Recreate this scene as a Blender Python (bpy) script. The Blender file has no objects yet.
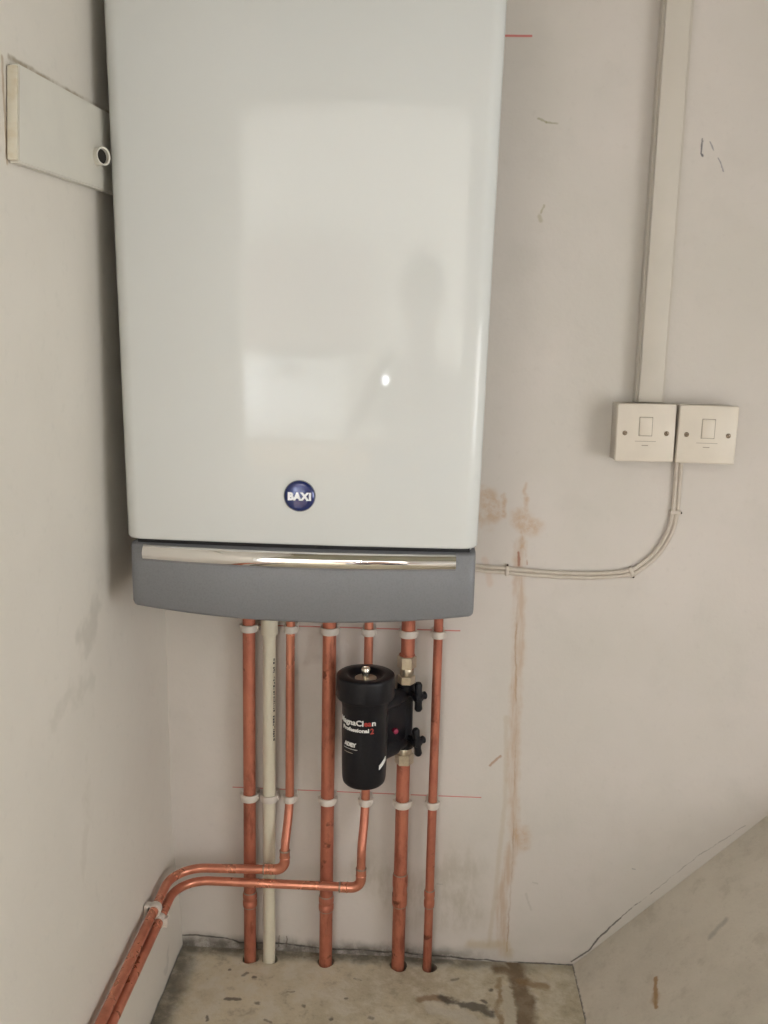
import bpy, bmesh, math, random
from mathutils import Vector, Matrix
C = bpy.context.scene.collection
S = bpy.context.scene
R = math.radians
PI = math.pi
random.seed(4)

# ------------------------------------------------------------------ camera
def camera():
    p, r, w = R(10.2), R(1.3), R(2.5)
    fwd = Vector((-math.sin(w)*math.cos(p), math.cos(w)*math.cos(p), -math.sin(p)))
    rt = fwd.cross(Vector((0, 0, 1))).normalized()
    up = rt.cross(fwd)
    rt2 = rt*math.cos(r) + up*math.sin(r)
    up2 = -rt*math.sin(r) + up*math.cos(r)
    cd = bpy.data.cameras.new('camera'); co = bpy.data.objects.new('camera', cd); C.objects.link(co)
    m = Matrix((rt2, up2, -fwd)).transposed().to_4x4()
    m.translation = (0, -1.42, 1.026)
    co.matrix_world = m
    cd.sensor_fit = 'VERTICAL'; cd.sensor_height = 36; cd.sensor_width = 27
    cd.lens = 925*36/1024; cd.clip_start = .02
    S.camera = co
camera()
S.view_settings.view_transform = 'Standard'; S.view_settings.look = 'None'
S.view_settings.gamma = 1; S.view_settings.use_curve_mapping = False
S.view_settings.exposure = -0.08

# ------------------------------------------------------------------ light
wd = bpy.data.worlds.new('world'); S.world = wd; wd.use_nodes = True
bg = wd.node_tree.nodes['Background']; bg.inputs[0].default_value = (.75, .85, 1, 1); bg.inputs[1].default_value = 1.0

def area(name, loc, rot, sx, sy, power, col):
    l = bpy.data.lights.new(name, 'AREA'); l.shape = 'RECTANGLE'; l.size = sx; l.size_y = sy
    l.energy = power; l.color = col
    o = bpy.data.objects.new(name, l); C.objects.link(o); o.location = loc; o.rotation_euler = rot
    return o
# daylight through two unseen windows of the room behind the photographer
area('window_daylight', (-2.12, -3.4, .95), (0, R(-90), 0), 1.0, 1.5, 330, (.93, .97, 1))
area('window_daylight', (2.22, -3.5, .95), (0, R(90), 0), 1.0, 1.4, 230, (.93, .97, 1))
area('window_daylight', (-1.44, -1.55, .70), (0, R(-90), 0), 0.8, .8, 9, (.97, .98, 1))  # added low fill from the left, at a made-up window
area('window_daylight', (1.34, -1.42, .78), (0, R(90), 0), .7, 1.15, 16, (1, .985, .96))  # added low fill from the right, brightens the left wall
# unseen ceiling light added to brighten that room
bulb = bpy.data.lights.new('hall_bulb', 'POINT'); bulb.energy = 10; bulb.color = (1, .90, .78); bulb.shadow_soft_size = .09
bo = bpy.data.objects.new('hall_bulb', bulb); C.objects.link(bo); bo.location = (0.0, -3.1, 2.12)

# ------------------------------------------------------------------ node helpers
class NT:
    zone = None
    def __init__(s, name):
        s.m = bpy.data.materials.new(name); s.m.use_nodes = True
        s.t = s.m.node_tree; s.n = s.t.nodes; s.b = s.n['Principled BSDF']
    def new(s, typ, **kw):
        n = s.n.new(typ)
        for k, v in kw.items(): setattr(n, k, v)
        return n
    def link(s, a, b): s.t.links.new(a, b)
    def setin(s, sock, v):
        if isinstance(v, bpy.types.NodeSocket): s.link(v, sock)
        elif v is not None: sock.default_value = v
    def math(s, op, a, b=None, clamp=False):
        n = s.new('ShaderNodeMath', operation=op); n.use_clamp = clamp
        s.setin(n.inputs[0], a)
        if b is not None: s.setin(n.inputs[1], b)
        return n.outputs[0]
    def vmath(s, op, a, b=None):
        n = s.new('ShaderNodeVectorMath', operation=op)
        s.setin(n.inputs[0], a)
        if b is not None: s.setin(n.inputs[1], b)
        return n
    def mix(s, fac, a, b, mode='MIX'):
        n = s.new('ShaderNodeMix', data_type='RGBA', blend_type=mode)
        s.setin(n.inputs[0], fac)
        s.setin(n.inputs[6], (*a, 1) if isinstance(a, tuple) else a)
        s.setin(n.inputs[7], (*b, 1) if isinstance(b, tuple) else b)
        return n.outputs[2]
    def pos(s):
        return s.new('ShaderNodeNewGeometry').outputs['Position']
    def noise(s, vec, scale, detail=3, rough=.5, color=False):
        n = s.new('ShaderNodeTexNoise'); n.inputs['Scale'].default_value = scale
        n.inputs['Detail'].default_value = detail; n.inputs['Roughness'].default_value = rough
        if vec is not None: s.link(vec, n.inputs['Vector'])
        return n.outputs['Color' if color else 'Fac']
    def ramp(s, v, lo, hi, a=0., b=1.):
        n = s.new('ShaderNodeMapRange'); n.interpolation_type = 'SMOOTHSTEP'
        s.setin(n.inputs[0], v)
        for i, q in zip((1, 2, 3, 4), (lo, hi, a, b)): n.inputs[i].default_value = q
        return n.outputs[0]
    def bump(s, h, strength=.3, dist=.002):
        n = s.new('ShaderNodeBump'); n.inputs['Strength'].default_value = strength; n.inputs['Distance'].default_value = dist
        s.link(h, n.inputs['Height']); s.link(n.outputs[0], s.b.inputs['Normal'])
    def wobble(s, vec, amp, scale, detail=3):
        c = s.noise(vec, scale, detail, .6, True)
        c = s.vmath('SUBTRACT', c, (.5, .5, .5)).outputs[0]
        c = s.vmath('MULTIPLY', c, (amp, amp, amp)).outputs[0]
        return s.vmath('ADD', vec, c).outputs[0]
    def scale_vec(s, vec, sc): return s.vmath('MULTIPLY', vec, sc).outputs[0]
    def seg(s, P, a, b, w0, w1):
        """1 inside w0 of the segment a-b, falling to 0 at w1"""
        if s.zone and (max(a[2], b[2])+w1+.03 < s.zone[0] or min(a[2], b[2])-w1-.03 > s.zone[1]): return None
        g = seg_group()
        n = s.new('ShaderNodeGroup'); n.node_tree = g
        s.link(P, n.inputs[0]); n.inputs[1].default_value = a
        ba = Vector(b)-Vector(a); n.inputs[2].default_value = ba
        n.inputs[3].default_value = 1/max(ba.length_squared, 1e-9)
        n.inputs[4].default_value = w0; n.inputs[5].default_value = w1
        return n.outputs[0]
    def poly(s, P, pts, w0, w1):
        m = None
        for a, b in zip(pts, pts[1:]):
            k = s.seg(P, a, b, w0, w1)
            m = k if m is None else (m if k is None else s.math('MAXIMUM', m, k))
        return m
    def mx(s, a, b):
        if a is None: return b
        return a if b is None else s.math('MAXIMUM', a, b)
    def lay(s, col, mask, f, c):
        """paint colour c over col where mask (None = absent from this zone)"""
        if mask is None: return col
        return s.mix(s.math('MULTIPLY', mask, f), col, c)
_seg = None
def seg_group():
    global _seg
    if _seg: return _seg
    g = bpy.data.node_groups.new('segment_distance', 'ShaderNodeTree')
    I = g.interface
    I.new_socket('P', in_out='INPUT', socket_type='NodeSocketVector')
    I.new_socket('A', in_out='INPUT', socket_type='NodeSocketVector')
    I.new_socket('BA', in_out='INPUT', socket_type='NodeSocketVector')
    for k in ('inv', 'w0', 'w1'): I.new_socket(k, in_out='INPUT', socket_type='NodeSocketFloat')
    I.new_socket('mask', in_out='OUTPUT', socket_type='NodeSocketFloat')
    i = g.nodes.new('NodeGroupInput'); o = g.nodes.new('NodeGroupOutput'); L = g.links.new
    def vm(op): n = g.nodes.new('ShaderNodeVectorMath'); n.operation = op; return n
    pa = vm('SUBTRACT'); L(i.outputs[0], pa.inputs[0]); L(i.outputs[1], pa.inputs[1])
    dt = vm('DOT_PRODUCT'); L(pa.outputs[0], dt.inputs[0]); L(i.outputs[2], dt.inputs[1])
    h = g.nodes.new('ShaderNodeMath'); h.operation = 'MULTIPLY'; h.use_clamp = True
    L(dt.outputs['Value'], h.inputs[0]); L(i.outputs[3], h.inputs[1])
    sc = vm('SCALE'); L(i.outputs[2], sc.inputs[0]); L(h.outputs[0], sc.inputs['Scale'])
    df = vm('SUBTRACT'); L(pa.outputs[0], df.inputs[0]); L(sc.outputs[0], df.inputs[1])
    ln = vm('LENGTH'); L(df.outputs[0], ln.inputs[0])
    mr = g.nodes.new('ShaderNodeMapRange'); mr.interpolation_type = 'SMOOTHSTEP'
    L(ln.outputs['Value'], mr.inputs[0]); L(i.outputs[4], mr.inputs[1]); L(i.outputs[5], mr.inputs[2])
    mr.inputs[3].default_value = 1; mr.inputs[4].default_value = 0
    L(mr.outputs[0], o.inputs[0])
    _seg = g
    return g

def simple(name, col, rough=.5, metal=0., emit=None, coat=0.):
    t = NT(name); t.b.inputs['Base Color'].default_value = (*col, 1)
    t.b.inputs['Roughness'].default_value = rough; t.b.inputs['Metallic'].default_value = metal
    t.b.inputs['Coat Weight'].default_value = coat
    if emit: t.b.inputs['Emission Color'].default_value = (*col, 1); t.b.inputs['Emission Strength'].default_value = emit
    return t.m

# ------------------------------------------------------------------ materials
WALL = (.60, .545, .475)
def wall_material(zone, name):
    t = NT(name); t.zone = zone; P = t.pos()
    n1 = t.noise(P, 2.3, 4, .6); n2 = t.noise(P, 11, 4, .6); n3 = t.noise(P, 90, 3, .6)
    col = t.mix(t.ramp(n1, .35, .7), (.655, .605, .565), (.60, .565, .515))
    col = t.mix(t.math('MULTIPLY', t.ramp(n2, .5, .8), .35), col, (.53, .50, .455))
    col = t.mix(t.math('MULTIPLY', t.ramp(n3, .55, .8), .15), col, (.44, .41, .37))
    Pw = t.wobble(P, .022, 28); Ps = t.wobble(P, .006, 60); Pb = t.wobble(P, .07, 14)
    Y = 0.0
    def v(*q): return [(a, Y, b) for a, b in q]
    # pale limescale tide and rust run, from beside the boiler down to the floor
    streak = t.poly(Pw, v((.152, .73), (.154, .636), (.158, .50), (.157, .36), (.166, .22), (.150, .12), (.158, .02)), .003, .014)
    vert = t.noise(t.scale_vec(P, (1, 1, .12)), 130, 3, .6)
    col = t.lay(col, streak, t.math('MULTIPLY', t.ramp(vert, .3, .65, .25, 1), .62), (.50, .335, .21))
    core = t.poly(Ps, v((.152, .66), (.152, .56), (.1595, .44), (.161, .36), (.165, .20), (.163, .02)), .0005, .0022)
    col = t.lay(col, core, t.math('MULTIPLY', t.ramp(n2, .35, .6), .55), (.36, .22, .12))
    edge = t.poly(Ps, v((.143, .44), (.148, .30), (.139, .12), (.132, .03)), .001, .006)
    col = t.lay(col, edge, .3, (.48, .38, .25))
    blot = t.mx(t.poly(Pb, v((.098, .80), (.103, .775)), .006, .026), t.poly(Pw, v((.148, .765), (.170, .752)), .004, .022))
    blot = t.mx(blot, t.poly(Pw, v((.124, .80), (.124, .77)), .001, .008))
    blot = t.mx(blot, t.poly(Pb, v((.172, .24), (.186, .222)), .002, .02))
    blot = t.mx(blot, t.poly(Pw, v((.156, .82), (.155, .72)), .000, .006))
    col = t.lay(col, blot, t.ramp(t.noise(P, 70, 3, .7), .35, .6, .2, .62), (.52, .335, .19))
    foot = t.poly(Pw, v((.10, .03), (.16, .035), (.165, .015)), .002, .014)
    col = t.lay(col, foot, t.ramp(n2, .4, .6, .1, .5), (.50, .39, .24))
    # rust spots where the cable crosses, little ticks
    for a, b, w, c, f in [((.1495, .712), (.1515, .692), .0022, (.32, .13, .08), .8), ((.163, .700), (.164, .694), .0016, (.4, .2, .1), .6),
                       ((.120, .356), (.137, .372), .0025, (.38, .21, .12), .7), ((.108, .66), (.098, .70), .006, (.58, .38, .28), .3),
                       ((.147, 1.353), (.159, 1.348), .0018, (.30, .28, .16), .6), ((.159, 1.348), (.176, 1.346), .0018, (.30, .28, .16), .6),
                       ((.162, 1.233), (.158, 1.222), .0018, (.34, .30, .17), .6), ((.156, 1.217), (.158, 1.212), .0035, (.38, .34, .2), .5),
                       ((.382, 1.328), (.383, 1.308), .0016, (.12, .12, .13), .85), ((.3845, 1.306), (.385, 1.305), .0022, (.1, .1, .12), .9),
                       ((.394, 1.323), (.4005, 1.312), .0013, (.2, .2, .22), .7), ((.408, 1.302), (.4165, 1.283), .0011, (.2, .2, .22), .7),
                       ((.362, .183), (.367, .182), .0013, (.25, .25, .25), .6), ((.041, .139), (.050, .139), .0012, (.3, .3, .3), .5),
                       ((.200, .151), (.208, .149), .0018, (.32, .3, .25), .3), ((.20, .10), (.19, .13), .002, (.35, .33, .28), .25)]:
        k = t.seg(Ps, (a[0], Y, a[1]), (b[0], Y, b[1]), w*.3, w*1.3)
        col = t.lay(col, k, f, c)
    # red marker setting-out lines
    Pr = t.wobble(P, .0012, 30)
    red = t.poly(Pr, v((-.29, .5795), (.063, .582)), .0003, .0017)
    red = t.mx(red, t.poly(Pr, v((-.303, .298), (-.10, .298), (.108, .2985)), .0003, .0014))
    red = t.mx(red, t.poly(Pr, v((.08, 1.463), (.132, 1.463)), .0007, .0024))
    col = t.lay(col, red, .82, (.56, .10, .09))
    # crack over the sloped plinth, open joint along the floor
    Pc = t.wobble(P, .007, 45)
    crack = t.poly(Pc, v((.273, .009), (.299, .029), (.317, .056), (.348, .093)), .0007, .0023)
    crack2 = t.poly(Pc, v((.348, .093), (.368, .114), (.398, .142)), .0004, .0017)
    crack3 = t.poly(Pc, v((.398, .142), (.44, .185), (.47, .214), (.501, .239), (.538, .269)), .0001, .0014)
    col = t.lay(col, crack, .85, (.10, .09, .08))
    col = t.lay(col, crack2, .7, (.14, .13, .11))
    col = t.lay(col, crack3, .5, (.2, .18, .16))
    # grey grime just above the floor
    sep = t.new('ShaderNodeSeparateXYZ'); t.link(Pw, sep.inputs[0])
    gz = t.ramp(sep.outputs['Z'], .006, .032, 1, 0)
    sx = t.new('ShaderNodeSeparateXYZ'); t.link(P, sx.inputs[0])
    gx = t.ramp(sx.outputs['X'], .03, .17, 1, .12)
    grime = t.math('MULTIPLY', t.math('MULTIPLY', gz, gx), t.ramp(t.noise(P, 35, 4, .7), .3, .6, .35, .95))
    col = t.mix(grime, col, (.15, .135, .115))
    jt = t.poly(t.wobble(P, .009, 26), v((-.395, .020), (-.353, .021), (-.319, .019), (-.293, .012), (-.224, .014), (-.137, .009), (-.018, .008), (.06, .005), (.12, .002), (.274, .001)), .0006, .0026)
    col = t.lay(col, jt, .8, (.05, .045, .04))
    for x in (-.245, -.232, -.037):
        k = t.seg(Ps, (x+.02, 0, .028), (x+.019, 0, .008), .0004, .002); col = t.lay(col, k, .7, (.12, .09, .08))
    # grey scuffing between and beside the pipes
    sc = t.poly(t.wobble(P, .12, 9, 4), v((-.06, .16), (.0, .10), (.07, .16), (.075, .10)), .01, .07)
    col = t.lay(col, sc, t.ramp(t.noise(t.scale_vec(P, (1, 1, .4)), 40, 4, .7), .35, .65, .12, .6), (.42, .38, .31))
    t.link(col, t.b.inputs['Base Color']); t.b.inputs['Roughness'].default_value = .62
    t.b.inputs['Specular IOR Level'].default_value = .3
    h = t.math('ADD', t.math('MULTIPLY', t.noise(P, 140, 3, .6), .35), t.noise(P, 22, 3, .5))
    cj = t.mx(crack, jt)
    if cj is not None: h = t.math('SUBTRACT', h, t.math('MULTIPLY', cj, 1.2))
    t.bump(h, .35, .0022)
    return t.m

def left_wall_material():
    t = NT('cream_paint_left'); P = t.pos()
    n1 = t.noise(P, 3, 4, .6); n3 = t.noise(P, 60, 3, .6)
    col = t.mix(t.ramp(n1, .35, .7), (.73, .69, .625), (.69, .65, .585))
    col = t.mix(t.math('MULTIPLY', t.ramp(n3, .55, .8), .12), col, (.44, .43, .38))
    Pw = t.wobble(P, .09, 18)
    for a, b, w, c, f in [((-.41, -.35, .66), (-.41, -.30, .70), .03, (.40, .38, .32), .35), ((-.41, -.45, .60), (-.41, -.33, .61), .02, (.45, .43, .36), .25),
                          ((-.41, -.38, .38), (-.41, -.36, .50), .02, (.47, .43, .35), .2), ((-.39, -.10, .03), (-.39, -.08, .05), .012, (.35, .34, .3), .3)]:
        col = t.mix(t.math('MULTIPLY', t.seg(Pw, a, b, w*.2, w), f), col, c)
    # brown dirt lines round the old board
    Ps = t.wobble(P, .006, 40)
    ln = t.poly(Ps, [(-.409, -.49, 1.2895), (-.409, -.35, 1.297), (-.409, -.2, 1.3055)], .001, .0045)
    col = t.mix(t.math('MULTIPLY', ln, t.ramp(t.noise(P, 25, 3, .6), .35, .6, .2, .8)), col, (.30, .24, .15))
    ln = t.seg(Ps, (-.409, -.5045, 1.285), (-.409, -.5045, 1.19), .001, .004)
    col = t.mix(t.math('MULTIPLY', ln, .6), col, (.34, .22, .10))
    sep = t.new('ShaderNodeSeparateXYZ'); t.link(t.wobble(P, .012, 30), sep.inputs[0])
    col = t.mix(t.ramp(sep.outputs['Z'], .001, .008, .9, 0), col, (.10, .09, .08))
    t.link(col, t.b.inputs['Base Color']); t.b.inputs['Roughness'].default_value = .6
    t.b.inputs['Specular IOR Level'].default_value = .3
    t.bump(t.math('ADD', t.math('MULTIPLY', t.noise(P, 140, 3, .6), .35), t.noise(P, 16, 3, .5)), .3, .0025)
    return t.m

def floor_material():
    t = NT('stained_screed'); P = t.pos()
    n1 = t.noise(P, 5, 5, .65); n2 = t.noise(P, 24, 5, .7); n3 = t.noise(P, 120, 3, .6)
    col = t.mix(t.ramp(n1, .35, .68), (.66, .585, .44), (.50, .44, .32))
    col = t.mix(t.math('MULTIPLY', t.ramp(n2, .45, .62), .7), col, (.68, .63, .53))
    col = t.mix(t.math('MULTIPLY', t.ramp(n2, .46, .32), .6), col, (.33, .28, .21))
    col = t.mix(t.math('MULTIPLY', t.ramp(n3, .6, .8), .3), col, (.22, .19, .15))
    def v(*q): return [(a, b, 0) for a, b in q]
    Pw = t.wobble(P, .03, 30, 4); Pb = t.wobble(P, .05, 22, 4); Ps = t.wobble(P, .012, 60)
    # dark dirt along both walls
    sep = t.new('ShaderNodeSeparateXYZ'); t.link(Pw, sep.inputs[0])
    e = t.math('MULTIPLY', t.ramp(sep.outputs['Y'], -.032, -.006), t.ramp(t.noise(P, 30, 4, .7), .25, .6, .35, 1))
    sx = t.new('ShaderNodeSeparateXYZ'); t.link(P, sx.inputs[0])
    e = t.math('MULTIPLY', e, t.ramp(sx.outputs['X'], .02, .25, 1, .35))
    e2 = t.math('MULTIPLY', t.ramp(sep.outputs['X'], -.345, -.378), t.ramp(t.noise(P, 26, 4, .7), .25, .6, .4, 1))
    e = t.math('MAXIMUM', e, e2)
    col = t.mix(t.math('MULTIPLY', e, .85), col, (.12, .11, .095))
    # rusty leak track on the right
    st = t.poly(Pw, v((.176, -.004), (.180, -.06), (.186, -.11), (.178, -.20)), .010, .022)
    st2 = t.poly(Pw, v((.182, -.05), (.225, -.055)), .003, .012)
    st3 = t.poly(Pw, v((.148, -.045), (.142, -.10), (.138, -.2)), .001, .008)
    st4 = t.poly(Pw, v((.15, -.02), (.172, -.03)), .004, .018)
    col = t.mix(t.math('MULTIPLY', t.math('MAXIMUM', st, st4), t.ramp(n2, .25, .6, .5, .88)), col, (.155, .095, .05))
    col = t.mix(t.math('MULTIPLY', t.math('MAXIMUM', st2, st3), t.ramp(n2, .3, .6, .45, .8)), col, (.27, .17, .08))
    bare = t.poly(Ps, v((.158, -.068), (.160, -.20)), .006, .011)
    col = t.mix(t.math('MULTIPLY', bare, .85), col, (.55, .50, .40))
    bl = t.poly(Pb, v((.02, -.10), (.06, -.098)), .004, .014)
    bl2 = t.poly(Pb, v((.055, -.095), (.085, -.108), (.118, -.112), (.128, -.128)), .004, .013)
    col = t.mix(t.math('MULTIPLY', bl, .75), col, (.26, .16, .09))
    col = t.mix(t.math('MULTIPLY', bl2, .85), col, (.10, .085, .07))
    pale = t.poly(Pb, v((.04, -.125), (.085, -.13), (.10, -.16)), .008, .02)
    col = t.mix(t.math('MULTIPLY', pale, .7), col, (.60, .56, .48))
    for a, b, w, f in [((.07, -.052), (.08, -.047), .004, .6), ((.132, -.070), (.133, -.070), .005, .8), ((.118, -.098), (.12, -.10), .006, .8),
                       ((-.30, -.055), (-.298, -.055), .004, .8), ((-.255, -.07), (-.253, -.07), .004, .8), ((-.275, -.068), (-.268, -.062), .005, .7),
                       ((-.29, -.125), (-.27, -.124), .005, .8), ((-.24, -.13), (-.238, -.13), .006, .7), ((-.31, -.165), (-.309, -.172), .004, .8),
                       ((-.165, -.13), (-.165, -.13), .005, .7), ((-.10, -.11), (-.098, -.11), .004, .7), ((-.06, -.15), (-.055, -.152), .005, .6),
                       ((-.12, -.155), (-.118, -.155), .005, .8), ((-.195, -.10), (-.185, -.10), .003, .5), ((-.09, -.06), (-.08, -.062), .003, .5),
                       ((-.22, -.165), (-.21, -.17), .004, .6), ((-.33, -.21), (-.33, -.20), .005, .7), ((-.15, -.2), (-.149, -.2), .006, .7)]:
        k = t.seg(Ps, (*a, 0), (*b, 0), w*.3, w)
        col = t.mix(t.math('MULTIPLY', k, f), col, (.12, .10, .08))
    t.link(col, t.b.inputs['Base Color']); t.b.inputs['Roughness'].default_value = .7
    t.b.inputs['Specular IOR Level'].default_value = .3
    t.bump(t.math('ADD', t.math('MULTIPLY', n3, .4), n2), .6, .004)
    return t.m

def slope_material():
    t = NT('grey_cream_screed'); P = t.pos()
    n1 = t.noise(P, 6, 5, .6); n2 = t.noise(P, 30, 4, .65); n3 = t.noise(P, 150, 3, .6)
    col = t.mix(t.ramp(n1, .35, .68), (.70, .645, .56), (.62, .57, .49))
    col = t.mix(t.math('MULTIPLY', t.ramp(n2, .5, .75), .35), col, (.42, .37, .30))
    col = t.mix(t.math('MULTIPLY', t.ramp(n3, .58, .8), .2), col, (.3, .27, .22))
    Ps = t.wobble(P, .012, 50)
    k = t.poly(Ps, [(.371, -.150, .094), (.364, -.182, .088), (.360, -.201, .084)], .0015, .0055)
    col = t.mix(t.math('MULTIPLY', k, .85), col, (.36, .20, .08))
    k = t.poly(t.wobble(P, .02, 40), [(.364, -.180, .088), (.361, -.19, .086)], .001, .010); col = t.mix(t.math('MULTIPLY', k, .6), col, (.38, .24, .11))
    k = t.poly(Ps, [(.445, -.15, .17), (.47, -.14, .19)], .001, .008)
    col = t.mix(t.math('MULTIPLY', k, .5), col, (.25, .24, .22))
    k = t.poly(Ps, [(.274, 0, 0), (.274, -.6, 0)], .0008, .004)
    col = t.mix(t.math('MULTIPLY', k, .8), col, (.08, .07, .06))
    t.link(col, t.b.inputs['Base Color']); t.b.inputs['Roughness'].default_value = .7
    t.b.inputs['Specular IOR Level'].default_value = .3
    t.bump(t.math('ADD', t.math('MULTIPLY', n3, .4), n2), .5, .0025)
    return t.m

def copper_material(name, dirt=.5, shine=.4, ca=(.58, .215, .135), cb=(.44, .15, .10)):
    t = NT(name); P = t.pos()
    n1 = t.noise(t.scale_vec(P, (1, 1, .45)), 22, 4, .65); n2 = t.noise(P, 90, 3, .6)
    n3 = t.noise(t.vmath('ADD', P, (3.1, 1.7, .4)).outputs[0], 34, 3, .6)
    col = t.mix(t.ramp(n1, .35, .7), ca, cb)
    n4 = t.noise(t.vmath('ADD', t.scale_vec(P, (1, 1, .3)), (7., 2., 5.)).outputs[0], 48, 4, .7)
    col = t.mix(t.math('MULTIPLY', t.ramp(n4, .5, .68), dirt*.75), col, (.27, .085, .055))
    col = t.mix(t.math('MULTIPLY', t.ramp(n3, .62, .70), dirt), col, (.20, .07, .045))
    col = t.mix(t.math('MULTIPLY', t.ramp(n2, .55, .8), .3*dirt), col, (.45, .30, .20))
    t.link(col, t.b.inputs['Base Color'])
    t.b.inputs['Metallic'].default_value = .6
    r = t.ramp(n1, .3, .7, shine-.08, shine+.1); t.link(r, t.b.inputs['Roughness'])
    t.bump(n2, .12, .001)
    return t.m

def speckled(name, a, b, scale, rough, bump=.15, metal=0., spec=.5):
    t = NT(name); P = t.pos()
    n = t.noise(P, scale, 4, .6)
    t.link(t.mix(t.ramp(n, .4, .7), a, b), t.b.inputs['Base Color'])
    t.b.inputs['Roughness'].default_value = rough; t.b.inputs['Metallic'].default_value = metal
    t.b.inputs['Specular IOR Level'].default_value = spec
    t.bump(n, bump, .001)
    return t.m

M = dict(
    wall=wall_material((.63, 9), 'old_cream_paint'), wall_mid=wall_material((.24, .63), 'old_cream_paint_mid'), wall_low=wall_material((-1, .24), 'old_cream_paint_low'), lwall=left_wall_material(), floor=floor_material(), slope=slope_material(),
    plain_dark=speckled('dull_paint', (.27, .26, .19), (.25, .24, .18), 6, .6), plain=speckled('plain_cream_paint', (.68, .66, .62), (.64, .62, .58), 6, .6),
    case=speckled('white_gloss_enamel', (.655, .672, .662), (.65, .667, .657), 3, .05, 0, 0, .36),
    casebody=speckled('white_enamel_side', (.66, .67, .65), (.64, .65, .63), 5, .3, .02),
    grey=speckled('silver_grey_plastic', (.20, .205, .22), (.18, .185, .20), 420, .5, .12, .1),
    seal=simple('black_seal', (.012, .012, .013), .6),
    chrome=simple('chrome', (.86, .84, .82), .035, 1.0),
    badge=simple('navy_badge', (.012, .025, .135), .18, .25, coat=.6),
    badgewhite=simple('badge_lettering_white', (.85, .87, .9), .3),
    copper=copper_material('aged_copper', 1.0, .5), copperb=copper_material('bright_copper', .22, .32, (.68, .28, .18), (.54, .20, .13)),
    solder=speckled('solder_grey', (.30, .27, .22), (.42, .24, .17), 200, .45, .3, .6),
    cream=speckled('cream_plastic_pipe', (.70, .65, .52), (.66, .61, .49), 30, .35, .05),
    clip=speckled('translucent_white_clip', (.66, .60, .54), (.62, .56, .50), 60, .4, .08),
    print=simple('black_print', (.05, .05, .05), .5),
    black=speckled('black_plastic', (.006, .006, .009), (.009, .009, .012), 200, .38, .05, 0, .3),
    steel=speckled('brushed_nickel', (.62, .55, .44), (.52, .45, .35), 150, .3, .1, .9),
    silver=simple('plated_steel', (.75, .70, .60), .22, .95),
    white=simple('white_lettering', (.80, .80, .78), .5),
    red=simple('red_lettering', (.42, .04, .03), .5),
    magenta=simple('magenta_plastic', (.25, .01, .05), .5),
    plate=speckled('aged_white_urea', (.70, .635, .545), (.68, .615, .53), 40, .38, .03),
    backbox=speckled('grey_white_box', (.58, .52, .45), (.55, .49, .42), 40, .45, .05),
    screw=speckled('dull_screw', (.22, .17, .12), (.34, .27, .2), 400, .35, .2, .8),
    mark=simple('grey_marking', (.37, .32, .26), .5),
    trunk=speckled('painted_trunking', (.585, .54, .475), (.555, .515, .45), 9, .5, .1),
    cable=speckled('painted_grey_cable', (.60, .535, .465), (.55, .49, .42), 60, .5, .1),
    nail=simple('dark_nail', (.05, .035, .03), .5, .5),
    board=speckled('painted_timber_board', (.68, .655, .585), (.65, .625, .56), 12, .5, .15),
    boardedge=speckled('yellowed_edge', (.66, .62, .52), (.60, .52, .38), 40, .6, .1),
    hole=simple('dark_void', (.02, .016, .012), .8),
    wood=speckled('hall_floorboards', (.34, .24, .15), (.28, .19, .11), 8, .5, .1),
    glosswhite=simple('white_gloss_paint', (.72, .70, .65), .3),
    pinkgrey=speckled('taupe_cabinet', (.25, .19, .17), (.22, .17, .155), 10, .5, .05),
    whitegood=simple('white_appliance', (.80, .83, .85), .25),
    glass=simple('window_glass', (1, 1, 1), 0.0),
    skin=simple('skin', (.50, .29, .21), .5), shirt=speckled('dusty_pink_shirt', (.42, .31, .29), (.38, .28, .26), 50, .8, .2),
    jeans=speckled('navy_work_trousers', (.04, .05, .08), (.06, .07, .1), 80, .8, .2),
    hair=speckled('brown_hair', (.06, .04, .03), (.09, .06, .04), 120, .6, .3),
    phone=simple('black_glass', (.01, .01, .012), .1), led=simple('torch_led', (.92, .97, 1), .3, 0, 55),
    bulbm=simple('lit_bulb', (1, .86, .7), .3, 0, 12), eye=simple('eye_white', (.7, .7, .68), .2),
)
M['glass'].node_tree.nodes['Principled BSDF'].inputs['Transmission Weight'].default_value = 1

# ------------------------------------------------------------------ mesh helpers
def obj(name, bm, mat, parent=None, smooth=False, sharp=None):
    me = bpy.data.meshes.new(name)
    bmesh.ops.recalc_face_normals(bm, faces=bm.faces)
    bm.to_mesh(me); bm.free()
    for p in me.polygons: p.use_smooth = smooth
    if smooth and sharp is None: sharp = 35
    if smooth: me.set_sharp_from_angle(angle=R(sharp))
    me.materials.append(M[mat] if isinstance(mat, str) else mat)
    o = bpy.data.objects.new(name, me); C.objects.link(o)
    if parent: o.parent = parent
    return o
def tag(o, label, cat, group=None, kind=None):
    if label: o['label'] = label
    if cat: o['category'] = cat
    if group: o['group'] = group
    if kind: o['kind'] = kind
    return o
def thing(name, label, cat, loc=(0, 0, 0), group=None):
    o = bpy.data.objects.new(name, None); C.objects.link(o); o.location = loc; o.empty_display_size = .02
    return tag(o, label, cat, group)
def put(o, root):
    """parent world-built mesh o under root standing at root.location"""
    o.parent = root; o.matrix_parent_inverse = Matrix.Translation(-root.location); return o
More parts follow.
